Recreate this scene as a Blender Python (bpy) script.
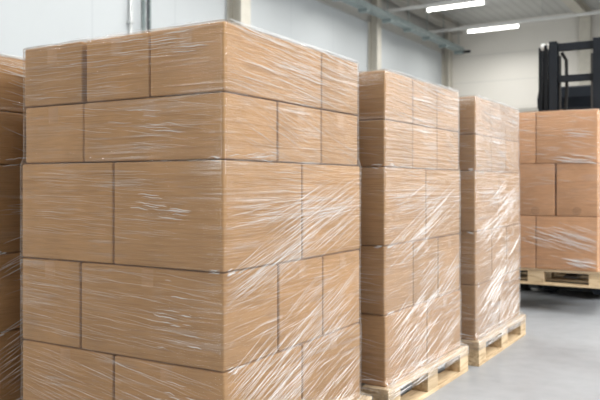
import bpy, bmesh, math, random
from mathutils import Vector, Matrix, noise

for o in list(bpy.data.objects):
    bpy.data.objects.remove(o, do_unlink=True)
SC = bpy.context.scene
COL = SC.collection
RND = random.Random(7)
R = math.radians
EYE = 1.165                      # camera height

# ------------------------------------------------------------------ camera
cam_d = bpy.data.cameras.new('camera')
cam_d.sensor_width = 36.0
cam_d.lens = 43.4
cam_d.shift_y = -16.0 / 600.0
cam_d.clip_start = 0.05
cam_d.clip_end = 200
cam_d.dof.use_dof = True
cam_d.dof.focus_distance = 2.75
cam_d.dof.aperture_fstop = 3.8
cam = bpy.data.objects.new('camera', cam_d)
COL.objects.link(cam)
cam.location = (0, 0, EYE)
cam.rotation_euler = (R(90), 0, 0)
SC.camera = cam

# ------------------------------------------------------------------ world, added lights, exposure
SC.view_settings.view_transform = 'Standard'
SC.view_settings.look = 'None'
SC.view_settings.gamma = 1.0
SC.view_settings.use_curve_mapping = False
SC.view_settings.exposure = 0.0
world = bpy.data.worlds.new('world')
SC.world = world
world.use_nodes = True
wbg = world.node_tree.nodes['Background']
wbg.inputs['Color'].default_value = (0.93, 0.97, 1.0, 1)
wbg.inputs['Strength'].default_value = 0.06


def area_light(name, loc, target, sx, sy, power, color=(1, 1, 1)):
    d = bpy.data.lights.new(name, 'AREA')
    d.shape = 'RECTANGLE'
    d.size, d.size_y = sx, sy
    d.energy = power
    d.color = color
    o = bpy.data.objects.new(name, d)
    COL.objects.link(o)
    o.location = loc
    v = Vector(target) - Vector(loc)
    o.rotation_euler = v.to_track_quat('-Z', 'Y').to_euler()
    return o


# unseen lights added on the right for the right faces and lifted load
area_light('added_right_fill', (7.2, 0.4, 5.0), (1.2, 4.8, 0.8), 3.6, 3.0, 720, (0.96, 0.98, 1.0))
area_light('added_far_right_fill', (15.0, 10.5, 3.9), (0.5, 4.0, 1.4), 13.0, 5.0, 500, (0.95, 0.98, 1.0))  # added broad source; its reflection whitens the film on right faces
# unseen light added behind the camera on the left, brightening left faces
area_light('added_left_fill', (-8.0, -2.8, 3.2), (-0.8, 2.8, 1.0), 4.0, 4.0, 300, (1.0, 0.96, 0.88))

# ------------------------------------------------------------------ small helpers


def frame(ox, oy, ang):
    """local frame: +Y runs ang degrees to the right of straight ahead"""
    return Matrix.Translation((ox, oy, 0)) @ Matrix.Rotation(-R(ang), 4, 'Z')


def place(o, M, loc=(0, 0, 0), rz=0.0):
    m = M @ Matrix.Translation(loc) @ Matrix.Rotation(rz, 4, 'Z')
    o.location = m.to_translation()
    o.rotation_euler = m.to_euler()


def tag(o, label=None, cat=None, group=None, kind=None):
    if label: o['label'] = label
    if cat: o['category'] = cat
    if group: o['group'] = group
    if kind: o['kind'] = kind
    return o


def empty(name):
    o = bpy.data.objects.new(name, None)
    o.empty_display_size = 0.2
    COL.objects.link(o)
    return o


class MB:
    def __init__(s):
        s.bm = bmesh.new()

    def box(s, x0, x1, y0, y1, z0, z1, bev=0.0, seg=2, rot=None, piv=None):
        r = bmesh.ops.create_cube(s.bm, size=1.0)
        vs = r['verts']
        for v in vs:
            v.co = Vector(((x0 + x1) / 2 + v.co.x * (x1 - x0), (y0 + y1) / 2 + v.co.y * (y1 - y0),
                           (z0 + z1) / 2 + v.co.z * (z1 - z0)))
        if rot is not None:
            bmesh.ops.rotate(s.bm, verts=vs, cent=piv or ((x0 + x1) / 2, (y0 + y1) / 2, (z0 + z1) / 2), matrix=rot)
        if bev > 0:
            es = list({e for v in vs for e in v.link_edges})
            bmesh.ops.bevel(s.bm, geom=es, offset=bev, segments=seg, profile=0.5, affect='EDGES', clamp_overlap=True)
        return s

    def tube(s, pts, r, n=10, caps=True):
        pts = [Vector(p) for p in pts]
        rings = []
        for i, p in enumerate(pts):
            d = (pts[min(i + 1, len(pts) - 1)] - pts[max(i - 1, 0)]).normalized()
            a = d.orthogonal().normalized() if i == 0 else None
            if a is None:
                a = (pa - d * pa.dot(d)).normalized()
            pa = a
            b = d.cross(a)
            rr = r[i] if isinstance(r, (list, tuple)) else r
            rings.append([s.bm.verts.new(p + (a * math.cos(2 * math.pi * k / n) + b * math.sin(2 * math.pi * k / n)) * rr)
                          for k in range(n)])
        for q in range(len(rings) - 1):
            for k in range(n):
                s.bm.faces.new((rings[q][k], rings[q][(k + 1) % n], rings[q + 1][(k + 1) % n], rings[q + 1][k]))
        if caps:
            s.bm.faces.new(list(reversed(rings[0])))
            s.bm.faces.new(rings[-1])
        return s

    def ring(s, c, axis, r_maj, r_min, n=28, m=10):
        c = Vector(c); ax = Vector(axis).normalized()
        a = ax.orthogonal().normalized(); b = ax.cross(a)
        rows = []
        for i in range(n):
            t = 2 * math.pi * i / n
            d = a * math.cos(t) + b * math.sin(t)
            rows.append([s.bm.verts.new(c + d * (r_maj + r_min * math.cos(2 * math.pi * k / m)) + ax * r_min * math.sin(2 * math.pi * k / m)) for k in range(m)])
        for i in range(n):
            for k in range(m):
                s.bm.faces.new((rows[i][k], rows[(i + 1) % n][k], rows[(i + 1) % n][(k + 1) % m], rows[i][(k + 1) % m]))
        return s

    def extrude_poly(s, pts, axis, d0, d1):
        """polygon pts in the two other axes, extruded along axis ('x','y','z')"""
        def mk(p, d):
            return {'x': (d, p[0], p[1]), 'y': (p[0], d, p[1]), 'z': (p[0], p[1], d)}[axis]
        a = [s.bm.verts.new(mk(p, d0)) for p in pts]
        b = [s.bm.verts.new(mk(p, d1)) for p in pts]
        n = len(pts)
        s.bm.faces.new(a); s.bm.faces.new(list(reversed(b)))
        for i in range(n):
            s.bm.faces.new((a[i], b[i], b[(i + 1) % n], a[(i + 1) % n]))
        return s

    def build(s, name, mat, parent=None, smooth=False):
        bmesh.ops.recalc_face_normals(s.bm, faces=s.bm.faces)
        me = bpy.data.meshes.new(name)
        s.bm.to_mesh(me); s.bm.free()
        if mat: me.materials.append(mat)
        if smooth:
            for p in me.polygons: p.use_smooth = True
        o = bpy.data.objects.new(name, me)
        COL.objects.link(o)
        if parent: o.parent = parent
        return o


# ------------------------------------------------------------------ materials
def new_mat(name):
    m = bpy.data.materials.new(name)
    m.use_nodes = True
    nt = m.node_tree
    for n in list(nt.nodes): nt.nodes.remove(n)
    out = nt.nodes.new('ShaderNodeOutputMaterial')
    return m, nt, out


def N(nt, t, **kw):
    n = nt.nodes.new(t)
    for k, v in kw.items():
        if k in n.inputs.keys(): n.inputs[k].default_value = v
        else: setattr(n, k, v)
    return n


def ramp(nt, fac, stops):
    n = nt.nodes.new('ShaderNodeValToRGB')
    e = n.color_ramp.elements
    while len(e) < len(stops): e.new(0.5)
    for el, (p, c) in zip(e, stops):
        el.position = p
        el.color = (c, c, c, 1) if isinstance(c, (int, float)) else (*c, 1)
    nt.links.new(fac, n.inputs['Fac'])
    return n


def plain(name, col, rough=0.6, metal=0.0, var=0.10, scale=6.0, bump=0.0, stretch=(1, 1, 1), spec=0.5):
    """one colour broken up by procedural wear"""
    m, nt, out = new_mat(name)
    b = N(nt, 'ShaderNodeBsdfPrincipled', Roughness=rough, Metallic=metal)
    b.inputs['Specular IOR Level'].default_value = spec
    tc = N(nt, 'ShaderNodeTexCoord'); mp = N(nt, 'ShaderNodeMapping')
    mp.inputs['Scale'].default_value = stretch
    nt.links.new(tc.outputs['Object'], mp.inputs['Vector'])
    no = N(nt, 'ShaderNodeTexNoise', Scale=scale, Detail=5.0)
    nt.links.new(mp.outputs[0], no.inputs['Vector'])
    lo = tuple(c * (1 - var) for c in col); hi = tuple(min(1, c * (1 + var)) for c in col)
    r = ramp(nt, no.outputs['Fac'], [(0.3, lo), (0.7, hi)])
    nt.links.new(r.outputs['Color'], b.inputs['Base Color'])
    if bump:
        bp = N(nt, 'ShaderNodeBump', Strength=bump, Distance=0.004)
        nt.links.new(no.outputs['Fac'], bp.inputs['Height'])
        nt.links.new(bp.outputs['Normal'], b.inputs['Normal'])
    nt.links.new(b.outputs[0], out.inputs['Surface'])
    return m


def cardboard(name, col):
    m, nt, out = new_mat(name)
    b = N(nt, 'ShaderNodeBsdfPrincipled', Roughness=0.78)
    b.inputs['Specular IOR Level'].default_value = 0.25
    tc = N(nt, 'ShaderNodeTexCoord')
    oi = N(nt, 'ShaderNodeObjectInfo')
    # fibres
    mp = N(nt, 'ShaderNodeMapping'); mp.inputs['Scale'].default_value = (9, 9, 60)
    nt.links.new(tc.outputs['Object'], mp.inputs['Vector'])
    fib = N(nt, 'ShaderNodeTexNoise', Scale=1.6, Detail=6.0)
    nt.links.new(mp.outputs[0], fib.inputs['Vector'])
    blot = N(nt, 'ShaderNodeTexNoise', Scale=5.0, Detail=3.0)
    nt.links.new(tc.outputs['Object'], blot.inputs['Vector'])
    mixf = N(nt, 'ShaderNodeMath', operation='MULTIPLY_ADD')
    mixf.inputs[1].default_value = 0.55
    nt.links.new(fib.outputs['Fac'], mixf.inputs[0])
    m2 = N(nt, 'ShaderNodeMath', operation='MULTIPLY'); m2.inputs[1].default_value = 0.45
    nt.links.new(blot.outputs['Fac'], m2.inputs[0])
    nt.links.new(m2.outputs[0], mixf.inputs[2])
    r = ramp(nt, mixf.outputs[0], [(0.3, tuple(c * 0.86 for c in col)), (0.7, tuple(c * 1.12 for c in col))])
    hs = N(nt, 'ShaderNodeHueSaturation')
    mr = N(nt, 'ShaderNodeMapRange'); mr.inputs['To Min'].default_value = 0.92; mr.inputs['To Max'].default_value = 1.08
    nt.links.new(oi.outputs['Random'], mr.inputs['Value'])
    nt.links.new(mr.outputs[0], hs.inputs['Value'])
    nt.links.new(r.outputs['Color'], hs.inputs['Color'])
    nt.links.new(hs.outputs['Color'], b.inputs['Base Color'])
    # corrugation flutes show faintly
    wv = N(nt, 'ShaderNodeTexWave', Scale=38.0, Distortion=0.6)
    wv.bands_direction = 'DIAGONAL'
    mp2 = N(nt, 'ShaderNodeMapping'); mp2.inputs['Scale'].default_value = (1, 1, 0)
    nt.links.new(tc.outputs['Object'], mp2.inputs['Vector'])
    nt.links.new(mp2.outputs[0], wv.inputs['Vector'])
    bp = N(nt, 'ShaderNodeBump', Strength=0.04, Distance=0.002)
    nt.links.new(wv.outputs['Fac'], bp.inputs['Height'])
    nt.links.new(bp.outputs['Normal'], b.inputs['Normal'])
    nt.links.new(b.outputs[0], out.inputs['Surface'])
    return m


def film_mat(name, veil=0.032, streak=0.20):
    m, nt, out = new_mat(name)
    tc = N(nt, 'ShaderNodeTexCoord')
    tr = N(nt, 'ShaderNodeBsdfTransparent'); tr.inputs['Color'].default_value = (0.97, 0.97, 0.97, 1)
    # fine tension wrinkles, long in the winding direction
    mp = N(nt, 'ShaderNodeMapping'); mp.inputs['Scale'].default_value = (2.2, 2.2, 75)
    mp.inputs['Rotation'].default_value = (R(4), R(-3), 0)
    nt.links.new(tc.outputs['Object'], mp.inputs['Vector'])
    n1 = N(nt, 'ShaderNodeTexNoise', Scale=1.0, Detail=4.0, Distortion=0.4)
    nt.links.new(mp.outputs[0], n1.inputs['Vector'])
    mpd = N(nt, 'ShaderNodeMapping'); mpd.inputs['Scale'].default_value = (4.0, 4.0, 190)
    mpd.inputs['Location'].default_value = (3.7, 1.9, 5.1); mpd.inputs['Rotation'].default_value = (R(-2), R(3), 0)
    nt.links.new(tc.outputs['Object'], mpd.inputs['Vector'])
    nd = N(nt, 'ShaderNodeTexNoise', Scale=1.0, Detail=3.0)
    nt.links.new(mpd.outputs[0], nd.inputs['Vector'])
    dk = ramp(nt, nd.outputs['Fac'], [(0.50, (0.98, 0.98, 0.98)), (0.66, (0.84, 0.83, 0.82))])
    nt.links.new(dk.outputs['Color'], tr.inputs['Color'])
    # broad slack areas
    n2 = N(nt, 'ShaderNodeTexNoise', Scale=3.2, Detail=3.0)
    nt.links.new(tc.outputs['Object'], n2.inputs['Vector'])
    area = ramp(nt, n2.outputs['Fac'], [(0.42, 0.0), (0.62, 1.0)])
    lines = ramp(nt, n1.outputs['Fac'], [(0.52, 0.0), (0.66, 1.0)])
    mu = N(nt, 'ShaderNodeMath', operation='MULTIPLY')
    nt.links.new(area.outputs['Color'], mu.inputs[0]); nt.links.new(lines.outputs['Color'], mu.inputs[1])
    fac = N(nt, 'ShaderNodeMath', operation='MULTIPLY_ADD', use_clamp=True)
    fac.inputs[1].default_value = streak; fac.inputs[2].default_value = veil
    nt.links.new(mu.outputs[0], fac.inputs[0])
    bp = N(nt, 'ShaderNodeBump', Strength=0.55, Distance=0.01)
    hsum = N(nt, 'ShaderNodeMath', operation='ADD')
    nt.links.new(n1.outputs['Fac'], hsum.inputs[0]); nt.links.new(n2.outputs['Fac'], hsum.inputs[1])
    nt.links.new(hsum.outputs[0], bp.inputs['Height'])
    gl = N(nt, 'ShaderNodeBsdfGlossy', Roughness=0.16)
    gl.inputs['Color'].default_value = (1, 1, 1, 1)
    nt.links.new(bp.outputs['Normal'], gl.inputs['Normal'])
    df = N(nt, 'ShaderNodeBsdfDiffuse'); df.inputs['Color'].default_value = (0.9, 0.9, 0.9, 1)
    nt.links.new(bp.outputs['Normal'], df.inputs['Normal'])
    mx = N(nt, 'ShaderNodeMixShader'); mx.inputs[0].default_value = 0.5
    nt.links.new(df.outputs[0], mx.inputs[1]); nt.links.new(gl.outputs[0], mx.inputs[2])
    m1 = N(nt, 'ShaderNodeMixShader')
    nt.links.new(fac.outputs[0], m1.inputs[0]); nt.links.new(tr.outputs[0], m1.inputs[1]); nt.links.new(mx.outputs[0], m1.inputs[2])
    # clear-plastic reflection
    fr = N(nt, 'ShaderNodeFresnel', IOR=1.45)
    nt.links.new(bp.outputs['Normal'], fr.inputs['Normal'])
    m3 = N(nt, 'ShaderNodeMixShader')
    frs = N(nt, 'ShaderNodeMath', operation='MULTIPLY'); frs.inputs[1].default_value = 0.45
    nt.links.new(fr.outputs[0], frs.inputs[0])
    nt.links.new(frs.outputs[0], m3.inputs[0]); nt.links.new(m1.outputs[0], m3.inputs[1]); nt.links.new(gl.outputs[0], m3.inputs[2])
    nt.links.new(m3.outputs[0], out.inputs['Surface'])
    return m


def wrinkle_mat(name):
    m, nt, out = new_mat(name)
    tr = N(nt, 'ShaderNodeBsdfTransparent')
    gl = N(nt, 'ShaderNodeBsdfGlossy', Roughness=0.32)
    df = N(nt, 'ShaderNodeBsdfDiffuse'); df.inputs['Color'].default_value = (0.95, 0.95, 0.95, 1)
    mx = N(nt, 'ShaderNodeMixShader'); mx.inputs[0].default_value = 0.32
    nt.links.new(df.outputs[0], mx.inputs[1]); nt.links.new(gl.outputs[0], mx.inputs[2])
    m1 = N(nt, 'ShaderNodeMixShader'); m1.inputs[0].default_value = 0.58
    nt.links.new(tr.outputs[0], m1.inputs[1]); nt.links.new(mx.outputs[0], m1.inputs[2])
    nt.links.new(m1.outputs[0], out.inputs['Surface'])
    return m


def wood_mat():
    m, nt, out = new_mat('pallet_wood')
    b = N(nt, 'ShaderNodeBsdfPrincipled', Roughness=0.75)
    tc = N(nt, 'ShaderNodeTexCoord'); oi = N(nt, 'ShaderNodeObjectInfo')
    mp = N(nt, 'ShaderNodeMapping'); mp.inputs['Scale'].default_value = (22, 2.5, 22)
    ad = N(nt, 'ShaderNodeVectorMath', operation='ADD')
    nt.links.new(tc.outputs['Object'], ad.inputs[0])
    cb = N(nt, 'ShaderNodeCombineXYZ')
    nt.links.new(oi.outputs['Random'], cb.inputs[0]); nt.links.new(oi.outputs['Random'], cb.inputs[2])
    nt.links.new(cb.outputs[0], ad.inputs[1])
    nt.links.new(ad.outputs[0], mp.inputs['Vector'])
    no = N(nt, 'ShaderNodeTexNoise', Scale=1.5, Detail=7.0, Distortion=0.8)
    nt.links.new(mp.outputs[0], no.inputs['Vector'])
    r = ramp(nt, no.outputs['Fac'], [(0.28, (0.36, 0.24, 0.13)), (0.5, (0.58, 0.43, 0.26)), (0.75, (0.70, 0.55, 0.36))])
    hs = N(nt, 'ShaderNodeHueSaturation')
    mr = N(nt, 'ShaderNodeMapRange'); mr.inputs['To Min'].default_value = 0.85; mr.inputs['To Max'].default_value = 1.12
    nt.links.new(oi.outputs['Random'], mr.inputs['Value']); nt.links.new(mr.outputs[0], hs.inputs['Value'])
    nt.links.new(r.outputs['Color'], hs.inputs['Color'])
    nt.links.new(hs.outputs['Color'], b.inputs['Base Color'])
    bp = N(nt, 'ShaderNodeBump', Strength=0.3, Distance=0.003)
    nt.links.new(no.outputs['Fac'], bp.inputs['Height']); nt.links.new(bp.outputs['Normal'], b.inputs['Normal'])
    nt.links.new(b.outputs[0], out.inputs['Surface'])
    return m


def panel_mat(name, col, joint, axis, pitch, width, rough=0.45):
    """sandwich panels: thin joint lines every pitch metres along an object axis"""
    m, nt, out = new_mat(name)
    b = N(nt, 'ShaderNodeBsdfPrincipled', Roughness=rough)
    tc = N(nt, 'ShaderNodeTexCoord'); sp = N(nt, 'ShaderNodeSeparateXYZ')
    nt.links.new(tc.outputs['Object'], sp.inputs[0])
    pp = N(nt, 'ShaderNodeMath', operation='PINGPONG'); pp.inputs[1].default_value = pitch / 2
    nt.links.new(sp.outputs[axis], pp.inputs[0])
    lt = N(nt, 'ShaderNodeMapRange'); lt.inputs['From Min'].default_value = width * 0.4; lt.inputs['From Max'].default_value = width
    nt.links.new(pp.outputs[0], lt.inputs['Value'])
    no = N(nt, 'ShaderNodeTexNoise', Scale=0.5, Detail=3.0)
    nt.links.new(tc.outputs['Object'], no.inputs['Vector'])
    r = ramp(nt, no.outputs['Fac'], [(0.3, tuple(c * 0.96 for c in col)), (0.7, col)])
    mx = N(nt, 'ShaderNodeMix', data_type='RGBA')
    mx.inputs['A'].default_value = (*joint, 1)
    for s_ in mx.inputs:
        if s_.name == 'A' and s_.type == 'RGBA': s_.default_value = (*joint, 1)
    fa = [s_ for s_ in mx.inputs if s_.name == 'Factor' and s_.type == 'VALUE'][0]
    cb = [s_ for s_ in mx.inputs if s_.name == 'B' and s_.type == 'RGBA'][0]
    nt.links.new(lt.outputs[0], fa); nt.links.new(r.outputs['Color'], cb)
    nt.links.new([o_ for o_ in mx.outputs if o_.type == 'RGBA'][0], b.inputs['Base Color'])
    nt.links.new(b.outputs[0], out.inputs['Surface'])
    return m


def floor_mat():
    m, nt, out = new_mat('concrete_floor')
    b = N(nt, 'ShaderNodeBsdfPrincipled', Roughness=0.5)
    tc = N(nt, 'ShaderNodeTexCoord')
    n1 = N(nt, 'ShaderNodeTexNoise', Scale=0.9, Detail=7.0, Roughness=0.6)
    n2 = N(nt, 'ShaderNodeTexNoise', Scale=9.0, Detail=5.0)
    nt.links.new(tc.outputs['Object'], n1.inputs['Vector']); nt.links.new(tc.outputs['Object'], n2.inputs['Vector'])
    ad = N(nt, 'ShaderNodeMath', operation='MULTIPLY_ADD'); ad.inputs[1].default_value = 0.35
    nt.links.new(n2.outputs['Fac'], ad.inputs[0])
    mu = N(nt, 'ShaderNodeMath', operation='MULTIPLY'); mu.inputs[1].default_value = 0.65
    nt.links.new(n1.outputs['Fac'], mu.inputs[0]); nt.links.new(mu.outputs[0], ad.inputs[2])
    r = ramp(nt, ad.outputs[0], [(0.3, (0.275, 0.287, 0.303)), (0.5, (0.35, 0.362, 0.378)), (0.7, (0.41, 0.423, 0.44))])
    nt.links.new(r.outputs['Color'], b.inputs['Base Color'])
    rr = ramp(nt, n1.outputs['Fac'], [(0.3, 0.32), (0.7, 0.55)])
    nt.links.new(rr.outputs['Color'], b.inputs['Roughness'])
    nt.links.new(b.outputs[0], out.inputs['Surface'])
    return m


def lamp_mat(name, strength):
    m, nt, out = new_mat(name)
    e = N(nt, 'ShaderNodeEmission', Strength=strength)
    e.inputs['Color'].default_value = (1.0, 0.98, 0.93, 1)
    nt.links.new(e.outputs[0], out.inputs['Surface'])
    return m


M_BOX = cardboard('cardboard', (0.425, 0.244, 0.108))
M_BOX_D = cardboard('orange_cardboard_lightened', (0.64, 0.37, 0.205))  # orange tone of its own, lightened to stand in for light on the load
M_TAPE = plain('packing_tape', (0.435, 0.253, 0.12), 0.3, var=0.08, scale=12)
M_PRINT = plain('printed_ink', (0.26, 0.15, 0.08), 0.8, var=0.1)
M_WOOD = wood_mat()
M_FILM = film_mat('stretch_film')
M_FILM_B = film_mat('stretch_film_glare', 0.09, 0.26)  # raised veil whitens the film in place of glare on its right face
M_FILM_C = film_mat('stretch_film_glare_strong', 0.15, 0.36)  # strongest veil and streaks: glare on the third stack put into the film colour
M_WRINK = wrinkle_mat('film_wrinkle')
M_FLOOR = floor_mat()
M_WALL_L = panel_mat('white_wall_panel', (0.56, 0.59, 0.605), (0.49, 0.52, 0.54), 1, 2.2, 0.02)
M_WALL_F = panel_mat('cream_wall_panel', (0.72, 0.69, 0.635), (0.60, 0.58, 0.54), 2, 1.0, 0.02)
M_CEIL = panel_mat('ceiling_sheet', (0.52, 0.52, 0.50), (0.42, 0.42, 0.40), 0, 0.30, 0.05)
M_STEEL = plain('beige_steel', (0.56, 0.53, 0.46), 0.5, var=0.06)
M_RAFTER = plain('grey_rafter_steel', (0.42, 0.40, 0.36), 0.55, var=0.06)
M_UPPER_BAND = plain('upper_wall_grey', (0.50, 0.49, 0.46), 0.6, var=0.05)
M_TEAL = plain('teal_grey_tray', (0.24, 0.29, 0.29), 0.45, var=0.12)
M_GALV = plain('galvanised', (0.55, 0.57, 0.57), 0.4, metal=0.5, var=0.1)
M_RAILP = plain('white_rail_paint', (0.72, 0.72, 0.70), 0.4, var=0.04)
M_LAMP = lamp_mat('tube_glow', 9.0)
M_MAST = plain('dark_mast_steel', (0.010, 0.013, 0.018), 0.5, var=0.2, spec=0.2)
M_BLACK = plain('black_rubber', (0.018, 0.018, 0.018), 0.85, var=0.2)
M_BODY = plain('charcoal_truck_paint', (0.035, 0.042, 0.05), 0.35, var=0.1)
M_FORK = plain('worn_fork_steel', (0.05, 0.045, 0.042), 0.5, metal=0.3, var=0.3)
M_CHROME = plain('bright_roller_steel', (0.85, 0.85, 0.83), 0.25, var=0.03)
M_CHAIN = plain('oiled_chain', (0.06, 0.06, 0.06), 0.45, metal=0.6, var=0.3, scale=60)

# ------------------------------------------------------------------ the hall
KX, KY, WA = 5.6, 27.9, 32.0
W = frame(KX, KY, WA)            # local +y: away along the long wall, +x: along the far wall to the right
LEN, WID, CEIL = 44.0, 46.0, 7.2


def struct(name, mb, mat):
    o = mb.build(name, mat)
    place(o, W)
    o['kind'] = 'structure'
    return o


struct('floor', MB().box(-0.2, WID, -LEN, 0.2, -0.2, 0.0), M_FLOOR)
struct('ceiling', MB().box(-0.2, WID, -LEN, 0.2, CEIL, CEIL + 0.2), M_CEIL)
struct('wall_left', MB().box(-0.2, 0.0, -LEN, 0.2, 0.0, CEIL), M_WALL_L)
struct('wall_far', MB().box(0.0, WID, 0.0, 0.2, 0.0, CEIL), M_WALL_F)
# steel columns against the long wall: H sections, flanges parallel to the wall


def h_column(mb, cx0, cy, depth, width, t, z1, along='x'):
    if along == 'x':     # projects along +x from cx0
        mb.box(cx0, cx0 + t, cy - width / 2, cy + width / 2, 0, z1)
        mb.box(cx0 + depth - t, cx0 + depth, cy - width / 2, cy + width / 2, 0, z1)
        mb.box(cx0 + t, cx0 + depth - t, cy - t * 0.4, cy + t * 0.4, 0, z1)
    else:                # projects along -y from cy
        mb.box(cx0 - width / 2, cx0 + width / 2, cy - t, cy, 0, z1)
        mb.box(cx0 - width / 2, cx0 + width / 2, cy - depth, cy - depth + t, 0, z1)
        mb.box(cx0 - t * 0.4, cx0 + t * 0.4, cy - depth + t, cy - t, 0, z1)
    return mb


k = 1
for u, dep, wid_ in ((0.2, 0.30, 0.36), (6.47, 0.32, 0.28), (13.5, 0.40, 0.36), (20.5, 0.40, 0.36)):
    struct('trim_%d' % k, h_column(MB(), 0.0, -u, dep, wid_, 0.05, CEIL), M_STEEL); k += 1
struct('trim_%d' % k, h_column(MB(), 5.15, 0.0, 0.30, 0.36, 0.05, CEIL, 'y'), M_STEEL); k += 1
# rafters under the roof sheet
for x in (0.55, 5.15, 10.3):
    mb = MB().box(x - 0.17, x + 0.17, -LEN, 0, CEIL - 0.30, CEIL - 0.27).box(x - 0.02, x + 0.02, -LEN, 0, CEIL - 0.27, CEIL - 0.02)
    mb.box(x - 0.17, x + 0.17, -LEN, 0, CEIL - 0.02, CEIL)
    struct('trim_%d' % k, mb, M_RAFTER if x < 1 else M_STEEL); k += 1
# grey band over the white panels, up to the ceiling
struct('trim_%d' % k, MB().box(0.0, 0.05, -LEN, 0.0, 6.15, CEIL), M_UPPER_BAND); k += 1
# ledge rail along the far wall
struct('trim_%d' % k, MB().box(0.3, WID, -0.08, 0.0, 3.80, 3.92), M_RAFTER); k += 1


def hang(o, label, cat, group=None, loc=(0, 0, 0)):
    place(o, W, loc)
    return tag(o, label, cat, group)


# cable tray on brackets along the long wall
tray = empty('cable_tray')
hang(tray, 'long teal grey cable tray on hangers along the white wall', 'cable tray')
TX = 0.62
mb = MB().box(TX, TX + 0.26, -LEN, -0.35, 6.10, 6.115)
mb.build('tray_floor', M_TEAL, tray)
for x in (TX, TX + 0.245):
    MB().box(x, x + 0.015, -LEN, -0.35, 6.115, 6.27).build('side_rail', M_TEAL, tray)
for i in range(13):
    y = -0.6 - i * 1.55
    mb = MB().box(TX + 0.12, TX + 0.14, y - 0.01, y + 0.01, 6.09, CEIL)
    mb.box(TX - 0.02, TX + 0.28, y - 0.09, y + 0.09, 6.01, 6.10, 0.008)
    mb.build('bracket', M_TEAL, tray)
mb = MB()
for q in range(3):
    mb.tube([(TX + 0.06 + 0.06 * q, -LEN + 0.2 + 1.6 * i, 6.14 + 0.012 * math.sin(i * 1.7 + q)) for i in range(28)], 0.022, 6)
mb.build('cable', M_BLACK, tray, True)
MB().box(TX - 0.05, TX + 0.50, -0.42, -0.33, 6.08, 6.16, 0.01).build('end_stop', M_MAST, tray)

# thin pipe and cable ladder on the long wall
pipe = empty('wall_pipe')
hang(pipe, 'thin grey vertical pipe fixed to the white wall above the front stack', 'pipe')
MB().tube([(0.07, -16.72, 0), (0.07, -16.72, CEIL)], 0.035, 10).build('tube', M_GALV, pipe, True)
for z in (1.0, 2.6, 4.2, 5.8):
    MB().box(0.0, 0.12, -16.77, -16.67, z, z + 0.04).build('pipe_clamp', M_GALV, pipe)
lad = empty('cable_ladder')
hang(lad, 'narrow vertical cable ladder with rungs on the white wall above the front stack', 'cable ladder')
for y in (-16.39, -16.23):
    MB().box(0.05, 0.11, y - 0.015, y + 0.015, 0, CEIL).build('side_rail', M_TEAL, lad)
for i in range(24):
    z = 0.15 + i * 0.30
    MB().box(0.06, 0.10, -16.375, -16.245, z, z + 0.035).build('rung', M_GALV, lad)
mb = MB()
mb.tube([(0.13, -16.31 + 0.015 * math.sin(i), 0.02 + i * 0.4) for i in range(18)], 0.02, 6)
mb.build('cable', M_BODY, lad, True)

# light rails across the hall with fluorescent fittings under them
LZ = 6.47
rail_names = {0: 'light rail nearest the far wall, one lit fluorescent fitting under it',
              1: 'light rail one span nearer than the far wall rail, crossing high in the picture'}
lamp_names = {(0, 0): 'lit fluorescent tube fitting nearest the far wall, lower of the two',
              (1, 0): 'lit fluorescent tube fitting nearer the camera, higher of the two'}
for i in range(9):
    u = 2.3 + 3.67 * i
    rail = empty('light_rail')
    hang(rail, rail_names.get(i, 'white light rail hung under the ceiling nearer than the visible ones'), 'light rail',
         'light rails under the ceiling', (0, -u, 0))
    MB().box(0.05, 30.0, -0.045, 0.045, LZ + 0.06, LZ + 0.15, 0.008).build('rail_channel', M_RAILP, rail)
    for q in range(10):
        x = 1.2 + 3.0 * q
        MB().tube([(x, 0, LZ + 0.15), (x, 0, CEIL)], 0.008, 6).build('hanger_wire', M_GALV, rail)
    for j in range(3):
        x = 2.57 + 9.0 * j
        lamp = empty('fluorescent_light')
        hang(lamp, lamp_names.get((i, j), 'lit fluorescent tube fitting hung under a ceiling rail, outside the view'),
             'ceiling light', 'fluorescent lights', (x, -u, 0))
        MB().box(-0.92, 0.92, -0.05, 0.05, LZ + 0.02, LZ + 0.06, 0.006).build('housing', M_RAILP, lamp)
        MB().tube([(-0.87, 0, LZ - 0.035), (-0.85, 0, LZ - 0.035), (0.85, 0, LZ - 0.035), (0.87, 0, LZ - 0.035)],
                  [0.03, 0.045, 0.045, 0.03], 12).build('diffuser', M_LAMP, lamp, True)
        for sx in (-1, 1):
            MB().box(sx * 0.89 - 0.02, sx * 0.89 + 0.02, -0.05, 0.05, LZ - 0.1, LZ + 0.03, 0.006).build('end_cap', M_RAILP, lamp)
        p = W @ Vector((x, -u, LZ - 0.13))
        ld = bpy.data.lights.new('tube_light', 'AREA')
        ld.shape = 'RECTANGLE'; ld.size = 1.8; ld.size_y = 0.1; ld.energy = 114; ld.spread = R(162)
        ld.color = (1.0, 0.985, 0.95)
        lo = bpy.data.objects.new('tube_light', ld)
        COL.objects.link(lo)
        lo.parent = lamp
        lo.location = (0, 0, LZ - 0.13)

# ------------------------------------------------------------------ cartons, pallets, film


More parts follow.
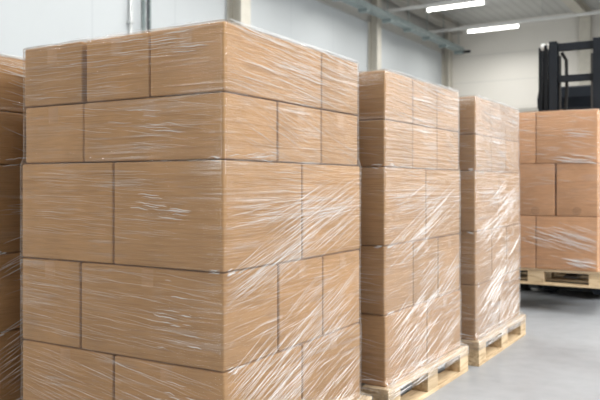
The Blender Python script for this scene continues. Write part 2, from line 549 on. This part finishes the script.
def carton(M, x0, x1, y0, y1, z0, z1, label, group, tape=True, tape_dir='x', rng=RND, mark=None, mat=None):
    w, d, h = x1 - x0, y1 - y0, z1 - z0
    g = 0.0016
    mb = MB().box(-w / 2 + g, w / 2 - g, -d / 2 + g, d / 2 - g, 0.001, h - 0.003, 0.0075, 3)
    o = mb.build('cardboard_box', mat or M_BOX)
    for p in o.data.polygons: p.use_smooth = True
    try: o.data.set_sharp_from_angle(angle=R(50))
    except Exception: pass
    place(o, M, ((x0 + x1) / 2, (y0 + y1) / 2, z0), R(rng.uniform(-0.25, 0.25)))
    tag(o, label, 'box', group)
    if tape:
        t = MB()
        wv, L, drop = 0.028, (d / 2), 0.075
        for sgn in (-1, 1):
            if tape_dir == 'y':
                a, b_ = sgn * (L - g - 0.001), sgn * (L - g + 0.0004)
                t.box(-wv, wv, min(a, b_), max(a, b_), h - drop, h - 0.010)
            else:
                a, b_ = sgn * (w / 2 - g - 0.001), sgn * (w / 2 - g + 0.0004)
                t.box(min(a, b_), max(a, b_), -wv, wv, h - drop, h - 0.010)
        if tape_dir == 'y': t.box(-wv, wv, -L + 0.01, L - 0.01, h - 0.0034, h - 0.0022)
        else: t.box(-w / 2 + 0.01, w / 2 - 0.01, -wv, wv, h - 0.0034, h - 0.0022)
        t.build('packing_tape', M_TAPE, o)
    if mark:
        # small round maker's stamp low on the near face
        mk = MB()
        mx, mz, r_ = mark
        y = -d / 2 + g - 0.0004
        n = 24
        for (ra, rb) in ((0.030, 0.034), (0.018, 0.0205)):
            ring_o = [mk.bm.verts.new((mx + rb * math.cos(2 * math.pi * i / n), y, mz + rb * math.sin(2 * math.pi * i / n))) for i in range(n)]
            ring_i = [mk.bm.verts.new((mx + ra * math.cos(2 * math.pi * i / n), y, mz + ra * math.sin(2 * math.pi * i / n))) for i in range(n)]
            for i in range(n):
                mk.bm.faces.new((ring_o[i], ring_o[(i + 1) % n], ring_i[(i + 1) % n], ring_i[i]))
        for q in range(3):
            mk.box(mx - 0.013, mx + 0.013, y - 0.0001, y + 0.0001, mz - 0.010 + q * 0.008, mz - 0.007 + q * 0.008)
        mk.build('printed_mark', M_PRINT, o)
    return o


def pallet(M, x0, x1, y0, y1, z, h, along, label, group='wooden pallets'):
    """block pallet; boards run along 'x' or 'y'"""
    root = empty('wooden_pallet')
    cx, cy = (x0 + x1) / 2, (y0 + y1) / 2
    place(root, M, (cx, cy, z), 0 if along == 'y' else R(90))
    tag(root, label, 'pallet', group)
    lx, ly = (x1 - x0, y1 - y0) if along == 'y' else (y1 - y0, x1 - x0)
    t = h * 0.155
    zb0, zb1 = t, h - 2 * t
    xs = [-lx / 2, -0.0725, lx / 2 - 0.1]
    xw = [0.1, 0.145, 0.1]
    ys = [-ly / 2, -0.0725, ly / 2 - 0.145]
    for x, w in zip(xs, xw):
        MB().box(x, x + w, -ly / 2, ly / 2, 0, t - 0.0005, 0.003).build('bottom_board', M_WOOD, root)
        for y in ys:
            MB().box(x + 0.001, x + w - 0.001, y, y + 0.145, zb0, zb1 - 0.0005, 0.003).build('block', M_WOOD, root)
    for y in ys:
        MB().box(-lx / 2, lx / 2, y, y + 0.145, zb1, zb1 + t - 0.0005, 0.003).build('stringer_board', M_WOOD, root)
    tot = lx
    ws = [0.145, 0.1, 0.145, 0.1, 0.145]
    gap = (tot - sum(ws)) / 4
    x = -lx / 2
    for w in ws:
        MB().box(x, x + w, -ly / 2, ly / 2, h - t, h, 0.003).build('deck_board', M_WOOD, root)
        x += w + gap
    return root


def rounded_rect(x0, x1, y0, y1, r, n_side, n_arc):
    """closed loop, starts on the near-left; returns list of (x,y,nx,ny)"""
    out = []
    for (cx, cy, a0) in ((x0 + r, y0 + r, 180), (x1 - r, y0 + r, 270), (x1 - r, y1 - r, 0), (x0 + r, y1 - r, 90)):
        for i in range(n_arc + 1):
            a = R(a0 + 90 * i / n_arc)
            out.append((cx + r * math.cos(a), cy + r * math.sin(a), math.cos(a), math.sin(a)))
        # straight run to the next corner
        nx = {180: (x1 - r, y0), 270: (x1, y1 - r), 0: (x0 + r, y1), 90: (x0, y0 + r)}[a0]
        px, py = out[-1][0], out[-1][1]
        na = R(a0 + 90)
        for f in [0.004, 0.010] + [i / n_side for i in range(1, n_side)] + [0.990, 0.996]:
            out.append((px + (nx[0] - px) * f, py + (nx[1] - py) * f, math.cos(na), math.sin(na)))
    return out


def film(M, profile, z_top, seed, label, wr, group='stretch film wraps', top_h=0.007, mat=None):
    """profile: list of (z, x0, x1, y0, y1) from bottom to top, already just outside what it wraps"""
    root_bm = bmesh.new()
    rows = []
    zs = []
    for i in range(len(profile) - 1):
        za, zb = profile[i][0], profile[i + 1][0]
        n = max(1, int((zb - za) / 0.03))
        for q in range(n):
            f = q / n
            zs.append((za + (zb - za) * f, [profile[i][j] + (profile[i + 1][j] - profile[i][j]) * f for j in range(1, 5)]))
    zs.append((profile[-1][0], list(profile[-1][1:])))
    off = seed * 7.31
    for (z, (a, b, c, d)) in zs:
        lp = rounded_rect(a, b, c, d, 0.012, 22, 3)
        row = []
        for (x, y, nx, ny) in lp:
            q = noise.noise(Vector((x * 4 + off, y * 4, z * 5)))
            e = 0.002 * (q + 0.6)
            e = max(e, 0.0)
            row.append(root_bm.verts.new((x + nx * e, y + ny * e, z)))
        rows.append(row)
    # loose top edge: rises a little, then folds in over the top cartons
    a, b, c, d = zs[-1][1]
    cx, cy = (a + b) / 2, (c + d) / 2
    for (dz, inn) in ((top_h, 0.004), (top_h * 0.9, 0.03), (top_h * 0.45, 0.09)):
        lp = rounded_rect(a, b, c, d, 0.012, 22, 3)
        row = []
        for (x, y, nx, ny) in lp:
            q = noise.noise(Vector((x * 9 + off, y * 9, dz * 20)))
            sx, sy = x - cx, y - cy
            kx, ky = 1 - inn / (abs(b - a) / 2), 1 - inn / (abs(d - c) / 2)
            row.append(root_bm.verts.new((cx + sx * kx, cy + sy * ky, zs[-1][0] + max(0.003, dz * (1 + 0.8 * q)))))
        rows.append(row)
    n = len(rows[0])
    for i in range(len(rows) - 1):
        for q in range(n):
            root_bm.faces.new((rows[i][q], rows[i][(q + 1) % n], rows[i + 1][(q + 1) % n], rows[i + 1][q]))
    me = bpy.data.meshes.new('stretch_film')
    bmesh.ops.recalc_face_normals(root_bm, faces=root_bm.faces)
    root_bm.to_mesh(me); root_bm.free()
    me.materials.append(mat or M_FILM)
    for p in me.polygons: p.use_smooth = True
    o = bpy.data.objects.new('stretch_film', me)
    COL.objects.link(o)
    place(o, M)
    tag(o, label, 'stretch film', group)

    # wrinkles: thin raised pleats running over the two near faces
    rng = random.Random(seed)
    bm = bmesh.new()

    def bounds(z):
        z = min(max(z, zs[0][0]), zs[-1][0])
        for i in range(len(zs) - 1):
            if zs[i + 1][0] >= z:
                f = (z - zs[i][0]) / max(1e-6, zs[i + 1][0] - zs[i][0])
                return [zs[i][1][j] + (zs[i + 1][1][j] - zs[i][1][j]) * f for j in range(4)]
        return zs[-1][1]

    def on_face(face, u, z, h):
        a, b, c, d = bounds(z)
        if face == 'L':
            u = min(max(u, 0.012), b - a - 0.012)
            return Vector((b - u, c - 0.0035 - h, z))
        u = min(max(u, 0.012), d - c - 0.012)
        return Vector((b + 0.0035 + h, c + u, z))

    def pleat(face, u, z, slope, length, wd, bend):
        nseg = 6
        prev = None
        a, b, c, d = bounds(z)
        wid = (b - a) if face == 'L' else (d - c)
        length = min(length, wid * 0.8)
        u = min(max(u, length / 2 + 0.016), wid - length / 2 - 0.016)
        for i in range(nseg + 1):
            f = i / nseg
            uu = u + length * (f - 0.5)
            zz = z + slope * length * (f - 0.5) + bend * (f - 0.5) ** 2 + 0.0012 * math.sin(f * 9 + u * 40)
            zz = min(max(zz, zs[0][0] + 0.004), zs[-1][0] + 0.011)
            w_ = wd * (0.15 + 0.85 * math.sin(math.pi * (0.06 + 0.88 * f)))
            ring = [bm.verts.new(on_face(face, uu, zz - w_ / 2, 0.0)), bm.verts.new(on_face(face, uu, zz, w_ * 0.7)),
                    bm.verts.new(on_face(face, uu, zz + w_ / 2, 0.0))]
            if prev:
                for q in range(2):
                    bm.faces.new((prev[q], ring[q], ring[q + 1], prev[q + 1]))
            prev = ring

    for (face, u0, u1, z0, z1, slope, sl_var, cnt, l0, l1, wd) in wr:
        for _ in range(cnt):
            u, z = rng.uniform(u0, u1), rng.uniform(z0, z1)
            pleat(face, u, z, slope + rng.uniform(-sl_var, sl_var), rng.uniform(l0, l1), wd * rng.uniform(0.45, 1.3), rng.uniform(-0.01, 0.01))
    me = bpy.data.meshes.new('film_wrinkle')
    bm.to_mesh(me); bm.free()
    me.materials.append(M_WRINK)
    w = bpy.data.objects.new('film_wrinkle', me)
    COL.objects.link(w)
    w.parent = o
    w['kind'] = 'stuff'
    return o


LAYERS = [0.356, 0.346, 0.394, 0.237, 0.246]       # from the pallet up
COUNT = [2, 3, 2, 3, 3]
L_NAME = ['bottom', 'second-lowest', 'middle', 'second-highest', 'top']
PH = 0.155
S1, S2 = 1.061, 1.068


def size_word(k):
    return {0: 'large', 1: 'upright', 2: 'tall', 3: 'low', 4: 'low'}[k]


def wrinkles(rng, dens=1.0, wd=0.0024):
    z3, z4, z2, z1 = 1.251, 1.488, 0.857, 0.511      # top of the layers 3, 2(second-highest), second-lowest, bottom
    n = lambda c: int(c * dens)
    return [
        # right face
        ('R', 0.05, 1.0, z4 + 0.01, z4 + 0.246, -0.10, 0.05, n(95), 0.10, 0.38, wd),
        ('R', 0.1, 0.9, z4 + 0.10, z4 + 0.238, -0.06, 0.03, n(25), 0.25, 0.5, wd * 1.1),
        ('R', 0.15, 1.0, z3 + 0.02, z4 - 0.01, -0.28, 0.08, n(60), 0.08, 0.26, wd * 0.9),
        ('R', 0.3, 0.75, z3 - 0.17, z3 - 0.01, -0.04, 0.05, n(32), 0.08, 0.22, wd * 0.8),
        ('R', 0.1, 0.95, 1.02, 1.10, 0.06, 0.06, n(48), 0.10, 0.35, wd),
        ('R', 0.40, 0.98, 0.90, 1.14, 0.34, 0.10, n(75), 0.15, 0.42, wd),
        ('R', 0.08, 0.55, 0.78, 0.93, 0.34, 0.10, n(48), 0.12, 0.38, wd),
        ('R', 0.1, 0.9, 0.60, 0.80, 0.10, 0.08, n(30), 0.08, 0.25, wd * 0.8),
        ('R', 0.10, 0.6, 0.34, 0.56, 0.42, 0.10, n(48), 0.14, 0.40, wd),
        ('R', 0.5, 0.98, 0.50, 0.72, 0.42, 0.12, n(44), 0.12, 0.36, wd),
        ('R', 0.35, 1.0, 0.36, 0.52, 0.22, 0.10, n(34), 0.08, 0.26, wd * 0.9),
        ('R', 0.1, 1.0, 0.17, 0.36, 0.36, 0.12, n(60), 0.10, 0.34, wd),
        # loose folds at the top edge and round the pallet deck
        ('R', 0.0, 1.05, 1.729, 1.748, 0.0, 0.03, n(30), 0.06, 0.30, wd * 1.5),
        ('L', 0.0, 0.8, 1.731, 1.746, 0.0, 0.02, n(14), 0.06, 0.2, wd * 1.2),
        ('R', 0.0, 1.05, 0.112, 0.20, 0.02, 0.10, n(70), 0.06, 0.25, wd * 1.3),
        ('L', 0.0, 1.0, 0.112, 0.19, 0.0, 0.08, n(40), 0.06, 0.25, wd * 1.0),
        # creases where the layers step
        ('R', 0.0, 0.35, z3 - 0.01, z3 + 0.035, 0.0, 0.15, n(14), 0.03, 0.10, wd * 1.6),
        ('R', 0.0, 0.10, z2 - 0.012, z2 + 0.012, 0.1, 0.2, n(7), 0.02, 0.06, wd * 2.0),
        ('R', 0.0, 0.10, z1 - 0.012, z1 + 0.012, 0.1, 0.2, n(7), 0.02, 0.06, wd * 2.0),
        ('L', 0.0, 0.06, z3 - 0.01, z3 + 0.015, 0.0, 0.2, n(5), 0.02, 0.05, wd * 2.0),
        ('L', 0.0, 0.05, z2 - 0.01, z2 + 0.012, 0.0, 0.2, n(4), 0.02, 0.05, wd * 2.0),
        # left face
        ('L', 0.05, 0.8, z4 + 0.14, z4 + 0.238, 0.02, 0.05, n(22), 0.12, 0.34, wd * 0.7),
        ('L', 0.12, 0.45, z4 + 0.15, z4 + 0.238, 0.02, 0.02, n(6), 0.10, 0.22, wd * 2.0),
        ('L', 0.2, 0.5, z3 + 0.1, z4 - 0.02, 0.08, 0.03, n(7), 0.06, 0.14, wd * 1.9),
        ('L', 0.1, 0.32, 0.25, 0.45, 0.12, 0.03, n(6), 0.04, 0.10, wd * 2.0),
        ('L', 0.45, 1.0, z4 + 0.02, z4 + 0.2, 0.0, 0.06, n(34), 0.10, 0.30, wd * 0.55),
        ('L', 0.05, 0.8, z3 + 0.04, z4 - 0.02, 0.10, 0.06, n(26), 0.06, 0.28, wd * 0.6),
        ('L', 0.25, 0.95, z2 + 0.10, z3 - 0.03, 0.04, 0.05, n(75), 0.08, 0.30, wd * 0.42),
        ('L', 0.18, 0.42, z2 + 0.16, z2 + 0.27, 0.10, 0.04, n(9), 0.05, 0.13, wd * 2.3),
        ('L', 0.1, 1.0, z1 + 0.05, z2 - 0.02, 0.07, 0.05, n(60), 0.10, 0.40, wd * 0.55),
        ('L', 0.12, 0.3, z1 + 0.05, z2 - 0.03, 0.05, 0.03, n(9), 0.03, 0.09, wd * 2.2),
        ('L', 0.1, 1.0, 0.2, z1 - 0.02, 0.16, 0.06, n(60), 0.12, 0.45, wd * 0.6),
    ]


def stack(ox, oy, ang, name, seed, only=None, dens=1.0, wd=0.0024, pal_label='', film_label='', mat=None, long_boxes=False):
    M = frame(ox, oy, ang)
    rng = random.Random(seed)
    pallet(M, -S1 - 0.02, 0.035, -0.035, S2 + 0.05, 0.0, PH, 'y', pal_label)
    z = PH
    prof = [(PH - 0.05, -S1 - 0.026, 0.041, -0.041, S2 + 0.056), (PH + 0.002, -S1 - 0.026, 0.041, -0.041, S2 + 0.056)]
    for k, (h, n) in enumerate(zip(LAYERS, COUNT)):
        up = 1 if k >= 3 else 0
        jx, jy = rng.uniform(-0.003, 0.003), rng.uniform(-0.003, 0.003)
        x0, x1, y0, y1 = -S1 + 0.010 * up + jx, -0.004 * up + jx, 0.004 * up + jy, S2 - 0.020 * up + jy
        gp = 0.007
        wx, wy = (x1 - x0) / n, (y1 - y0) / n
        # cells: i counts leftwards from the near corner, q along the bright face
        cells = [(i, i, q, q) for i in range(n) for q in range(n)]
        if long_boxes and k in (1, 3):       # long cartons lying along the left face
            cells = [(0, 1, 0, 0), (2, 2, 0, 1), (0, 1, 1, 1), (0, 1, 2, 2), (2, 2, 2, 2)]
        elif long_boxes and k == 4:          # long cartons lying along the right face
            cells = [(0, 0, 0, 1), (1, 1, 0, 1), (2, 2, 0, 1), (0, 1, 2, 2), (2, 2, 2, 2)]
        for (i, i2, q, q2) in cells:
            if i == 0 and q == 0: where = 'near corner'
            elif q == 0: where = 'middle of left face' if n == 3 and i == 1 else 'left end of left face'
            elif i: where = 'hidden %s back %s left' % (['', 'one', 'two'][q], ['', 'one', 'two'][i])
            else: where = 'middle of right face' if n == 3 and q == 1 else 'far end of right face'
            size = 'long ' + size_word(k).replace('upright', 'deep') if (i2 > i or q2 > q) else size_word(k)
            lab = '%s brown carton, %s layer of the %s, %s' % (size, L_NAME[k], name, where)
            bx1 = x1 - i * wx; bx0 = x1 - (i2 + 1) * wx
            by0 = y0 + q * wy; by1 = y0 + (q2 + 1) * wy
            r1 = rng.uniform(0, 0.004)
            g2 = gp / 2
            gl = g2 + (0.009 if (k == 4 and i == 1) else 0)
            carton(M, bx0 + (gl if i2 < n - 1 else 0), bx1 - (g2 if i else 0),
                   by0 + (g2 if q else (r1 if i else 0)), by1 - (g2 if q2 < n - 1 else 0), z, z + h, lab,
                   'cartons on the %s' % name, tape=(k != 2 and not (i and q)), tape_dir='x' if q and not i else 'y', rng=rng)
        e = 0.0055
        zz = z
        prof.append((zz + (0.03 if k in (0, 3) else 0.006), x0 - e, x1 + e, y0 - e, y1 + e))
        prof.append((zz + h - 0.004, x0 - e, x1 + e, y0 - e, y1 + e))
        z += h
    film(M, prof, z, seed, film_label, wrinkles(rng, dens, wd), mat=mat)
    return M


stack(-0.262, 2.50, 30.9, 'front stack', 11, dens=1.5, wd=0.0015, long_boxes=True,
      pal_label='wooden pallet under the large front stack of cartons',
      film_label='clear stretch film wrapped around the large front stack')
stack(0.4215, 3.585, 32.4, 'second stack', 23, dens=0.8, wd=0.0022, mat=M_FILM_B,
      pal_label='wooden pallet under the second stack, between front and third stacks',
      film_label='clear stretch film wrapped around the second stack of the row')
stack(1.130, 4.655, 31.6, 'third stack', 37, dens=0.7, wd=0.0027, mat=M_FILM_C,
      pal_label='wooden pallet under the third stack, its near corner block showing',
      film_label='clear stretch film wrapped around the third stack, farthest in the row')
stack(-1.343, 3.141, 30.9, 'shadowed left stack', 41, dens=0.7,
      pal_label='wooden pallet under the shadowed stack at the left edge',
      film_label='clear stretch film wrapped around the shadowed left stack')

# ------------------------------------------------------------------ the load lifted by the forklift
D = frame(2.617, 6.35, 30.0)
DZ = 0.2475
DP = 0.144
pallet(D, -1.13, 0.07, -0.02, 0.80, DZ, DP, 'x', 'raised wooden pallet carried by the forklift')
DH = [0.485, 0.475, 0.475]
z = DZ + DP
DN = 'raised load'
grp = 'cartons on the forklift pallet'
dprof = [(z - 0.018, -1.136, 0.076, -0.026, 0.806), (z + 0.002, -1.136, 0.076, -0.026, 0.806)]
for k, h in enumerate(DH):
    if k != 1:
        lvl = 'bottom' if k == 0 else 'top'
        xs = [(-0.53, 0.0, 'right-hand'), (-1.06, -0.534, 'left-hand')]
    else:
        lvl = 'middle'
        xs = [(-0.353, 0.0, 'right-hand'), (-0.707, -0.364, 'centre'), (-1.06, -0.711, 'left-hand')]
    for (a, b, pos) in xs:
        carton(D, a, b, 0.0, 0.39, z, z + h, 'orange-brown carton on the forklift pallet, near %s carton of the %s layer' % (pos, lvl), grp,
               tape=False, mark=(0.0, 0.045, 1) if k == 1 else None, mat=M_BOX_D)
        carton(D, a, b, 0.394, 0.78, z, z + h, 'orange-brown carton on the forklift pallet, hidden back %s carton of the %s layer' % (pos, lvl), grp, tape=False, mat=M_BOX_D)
    e = 0.0055
    dprof.append((z + 0.02, -1.06 - e, e, -e, 0.78 + e))
    dprof.append((z + h - 0.004, -1.06 - e, e, -e, 0.78 + e))
    z += h
film(D, dprof, z, 53, 'clear stretch film wrapped around the load on the forklift', [
    ('L', 0.0, 1.0, z - 0.45, z - 0.02, 0.10, 0.2, 40, 0.05, 0.25, 0.0035),
    ('L', 0.02, 0.30, z - 0.48, z - 0.40, 0.14, 0.1, 16, 0.08, 0.22, 0.007),
    ('L', 0.02, 0.25, z - 0.25, z - 0.17, 0.10, 0.1, 10, 0.08, 0.2, 0.005),
    ('L', 0.0, 0.55, DZ + DP + 0.20, DZ + DP + 0.38, 0.26, 0.07, 46, 0.12, 0.35, 0.0045),
    ('L', 0.0, 0.22, DZ + DP + 0.04, DZ + DP + 0.11, 0.20, 0.1, 16, 0.08, 0.25, 0.007),
    ('L', 0.2, 0.9, DZ + DP + 0.02, DZ + DP + 0.9, 0.0, 0.2, 30, 0.05, 0.2, 0.003),
    ('R', 0.0, 0.7, DZ + DP, z, 0.1, 0.3, 50, 0.1, 0.3, 0.004)])

# ------------------------------------------------------------------ forklift behind the load
fk = empty('forklift_truck')
place(fk, D, (-0.345, 0.95, 0.0))
tag(fk, 'dark forklift with raised mast standing behind the lifted pallet load', 'forklift')
MT = 2.63


def channel(mb, x0, x1, y0, y1, z0, z1, open_side):
    t = 0.014
    mb.box(x0, x1, y0, y0 + t, z0, z1).box(x0, x1, y1 - t, y1, z0, z1)
    if open_side > 0: mb.box(x0, x0 + t, y0 + t, y1 - t, z0, z1)
    else: mb.box(x1 - t, x1, y0 + t, y1 - t, z0, z1)
    return mb


for s in (-1, 1):
    for (xa, xb, yo, top) in ((0.172, 0.252, -0.02, MT), (0.278, 0.316, 0.05, MT - 0.02), (0.346, 0.384, 0.12, MT - 0.03)):
        x0, x1 = (xa, xb) if s > 0 else (-xb, -xa)
        channel(MB(), x0, x1, yo, yo + 0.12, 0.06, top, -s).build('mast_rail', M_MAST, fk)
    for xa in (0.265, 0.331):
        o = MB().tube([(s * xa - 0.016, 0.075, MT - 0.032), (s * xa + 0.016, 0.075, MT - 0.032)], 0.036, 16).build('chain_pulley', M_CHROME, fk, True)
    MB().box(s * 0.155 - 0.012, s * 0.155 + 0.012, 0.05, 0.06, 0.5, MT - 0.14).build('lift_chain', M_CHAIN, fk)
    MB().tube([(s * 0.215, 0.16, 0.2), (s * 0.215, 0.16, MT - 0.35)], 0.022, 12).build('lift_cylinder', M_MAST, fk, True)
MB().tube([(-0.15, 0.10, MT - 0.10), (-0.105, 0.12, MT - 0.18), (-0.10, 0.12, MT - 0.5), (-0.115, 0.12, MT - 0.75),
           (-0.15, 0.12, MT - 0.95)], 0.017, 8).build('hydraulic_hose', M_BLACK, fk, True)
# cross members
MB().box(-0.172, 0.172, 0.01, 0.05, MT - 0.10, MT - 0.02, 0.006).build('cross_member', M_MAST, fk)
MB().box(-0.172, 0.172, 0.01, 0.05, MT - 0.42, MT - 0.35, 0.006).build('cross_member', M_MAST, fk)
MB().box(-0.37, 0.37, 0.12, 0.16, 0.30, 0.42, 0.006).build('cross_member', M_MAST, fk)
# carriage, backrest and forks
mb = MB().box(-0.45, 0.45, -0.075, -0.035, 0.36, 0.46, 0.005).box(-0.45, 0.45, -0.075, -0.035, 0.76, 0.86, 0.005)
mb.box(-0.15, -0.11, -0.035, -0.02, 0.36, 0.86).box(0.11, 0.15, -0.035, -0.02, 0.36, 0.86)
mb.build('carriage', M_MAST, fk)
mb = MB()
for i in range(6):
    x = -0.43 + i * 0.172
    mb.box(x - 0.012, x + 0.012, -0.07, -0.045, 0.86, 1.40)
mb.box(-0.45, 0.45, -0.07, -0.045, 1.38, 1.42)
mb.build('load_backrest', M_MAST, fk)
FO = -0.17       # the pallet sits a little to one side of the mast
for s in (-1, 1):
    x = FO + s * 0.27
    mb = MB().extrude_poly([(-0.118, 0.90), (-0.08, 0.90), (-0.08, 0.305), (-0.12, 0.300), (-0.92, 0.318), (-0.92, 0.332), (-0.118, 0.342)], 'x', x - 0.055, x + 0.055)
    mb.build('fork', M_FORK, fk)
# truck body behind the mast
mb = MB().extrude_poly([(0.22, 0.05), (0.22, 0.62), (0.52, 0.66), (0.60, 0.50), (0.98, 0.50), (1.02, 0.86), (1.75, 0.92), (1.75, 0.10), (1.3, 0.05)], 'x', -0.51, 0.51)
mb.build('chassis', M_BODY, fk)
mb = MB().extrude_poly([(1.75, 0.22), (1.75, 0.94), (2.00, 0.92), (2.12, 0.70), (2.14, 0.30), (2.0, 0.20)], 'x', -0.52, 0.52)
mb.build('counterweight', M_MAST, fk)
mb = MB().box(-0.24, 0.24, 1.02, 1.50, 0.92, 1.02, 0.03).box(-0.23, 0.23, 1.44, 1.58, 1.0, 1.48, 0.04)
mb.build('seat', M_BLACK, fk)
sw = MB().ring((0, 0.80, 1.12), (0, -0.6, 0.8), 0.16, 0.016).build('steering_wheel', M_BLACK, fk, True)
MB().tube([(0, 0.60, 0.6), (0, 0.80, 1.12)], 0.025, 10).build('steering_column', M_BLACK, fk, True)
for s in (-1, 1):
    MB().tube([(s * 0.44, 0.36, 0.60), (s * 0.46, 0.50, 1.5), (s * 0.44, 0.72, 2.10)], 0.03, 8).build('guard_pillar', M_MAST, fk, True)
    MB().tube([(s * 0.44, 1.72, 0.90), (s * 0.44, 1.62, 2.12)], 0.03, 8).build('guard_pillar', M_MAST, fk, True)
mb = MB().extrude_poly([(0.62, 2.01), (0.60, 2.12), (0.70, 2.24), (0.95, 2.285), (1.55, 2.27), (1.68, 2.19), (1.68, 2.08), (1.5, 2.16), (0.95, 2.17), (0.72, 2.10)], 'x', -0.50, 0.50)
mb.build('overhead_guard', M_MAST, fk)
for (y, r, wd) in ((0.42, 0.30, 0.20), (1.72, 0.24, 0.18)):
    for s in (-1, 1):
        xo = s * 0.62
        MB().tube([(xo - wd / 2, y, r), (xo - wd / 2 + 0.02, y, r), (xo + wd / 2 - 0.02, y, r), (xo + wd / 2, y, r)], [r - 0.03, r, r, r - 0.03], 28).build('wheel', M_BLACK, fk, True)
        MB().tube([(xo - wd / 2 - 0.004, y, r), (xo + wd / 2 + 0.004, y, r)], r * 0.5, 20).build('wheel_hub', M_GALV, fk)
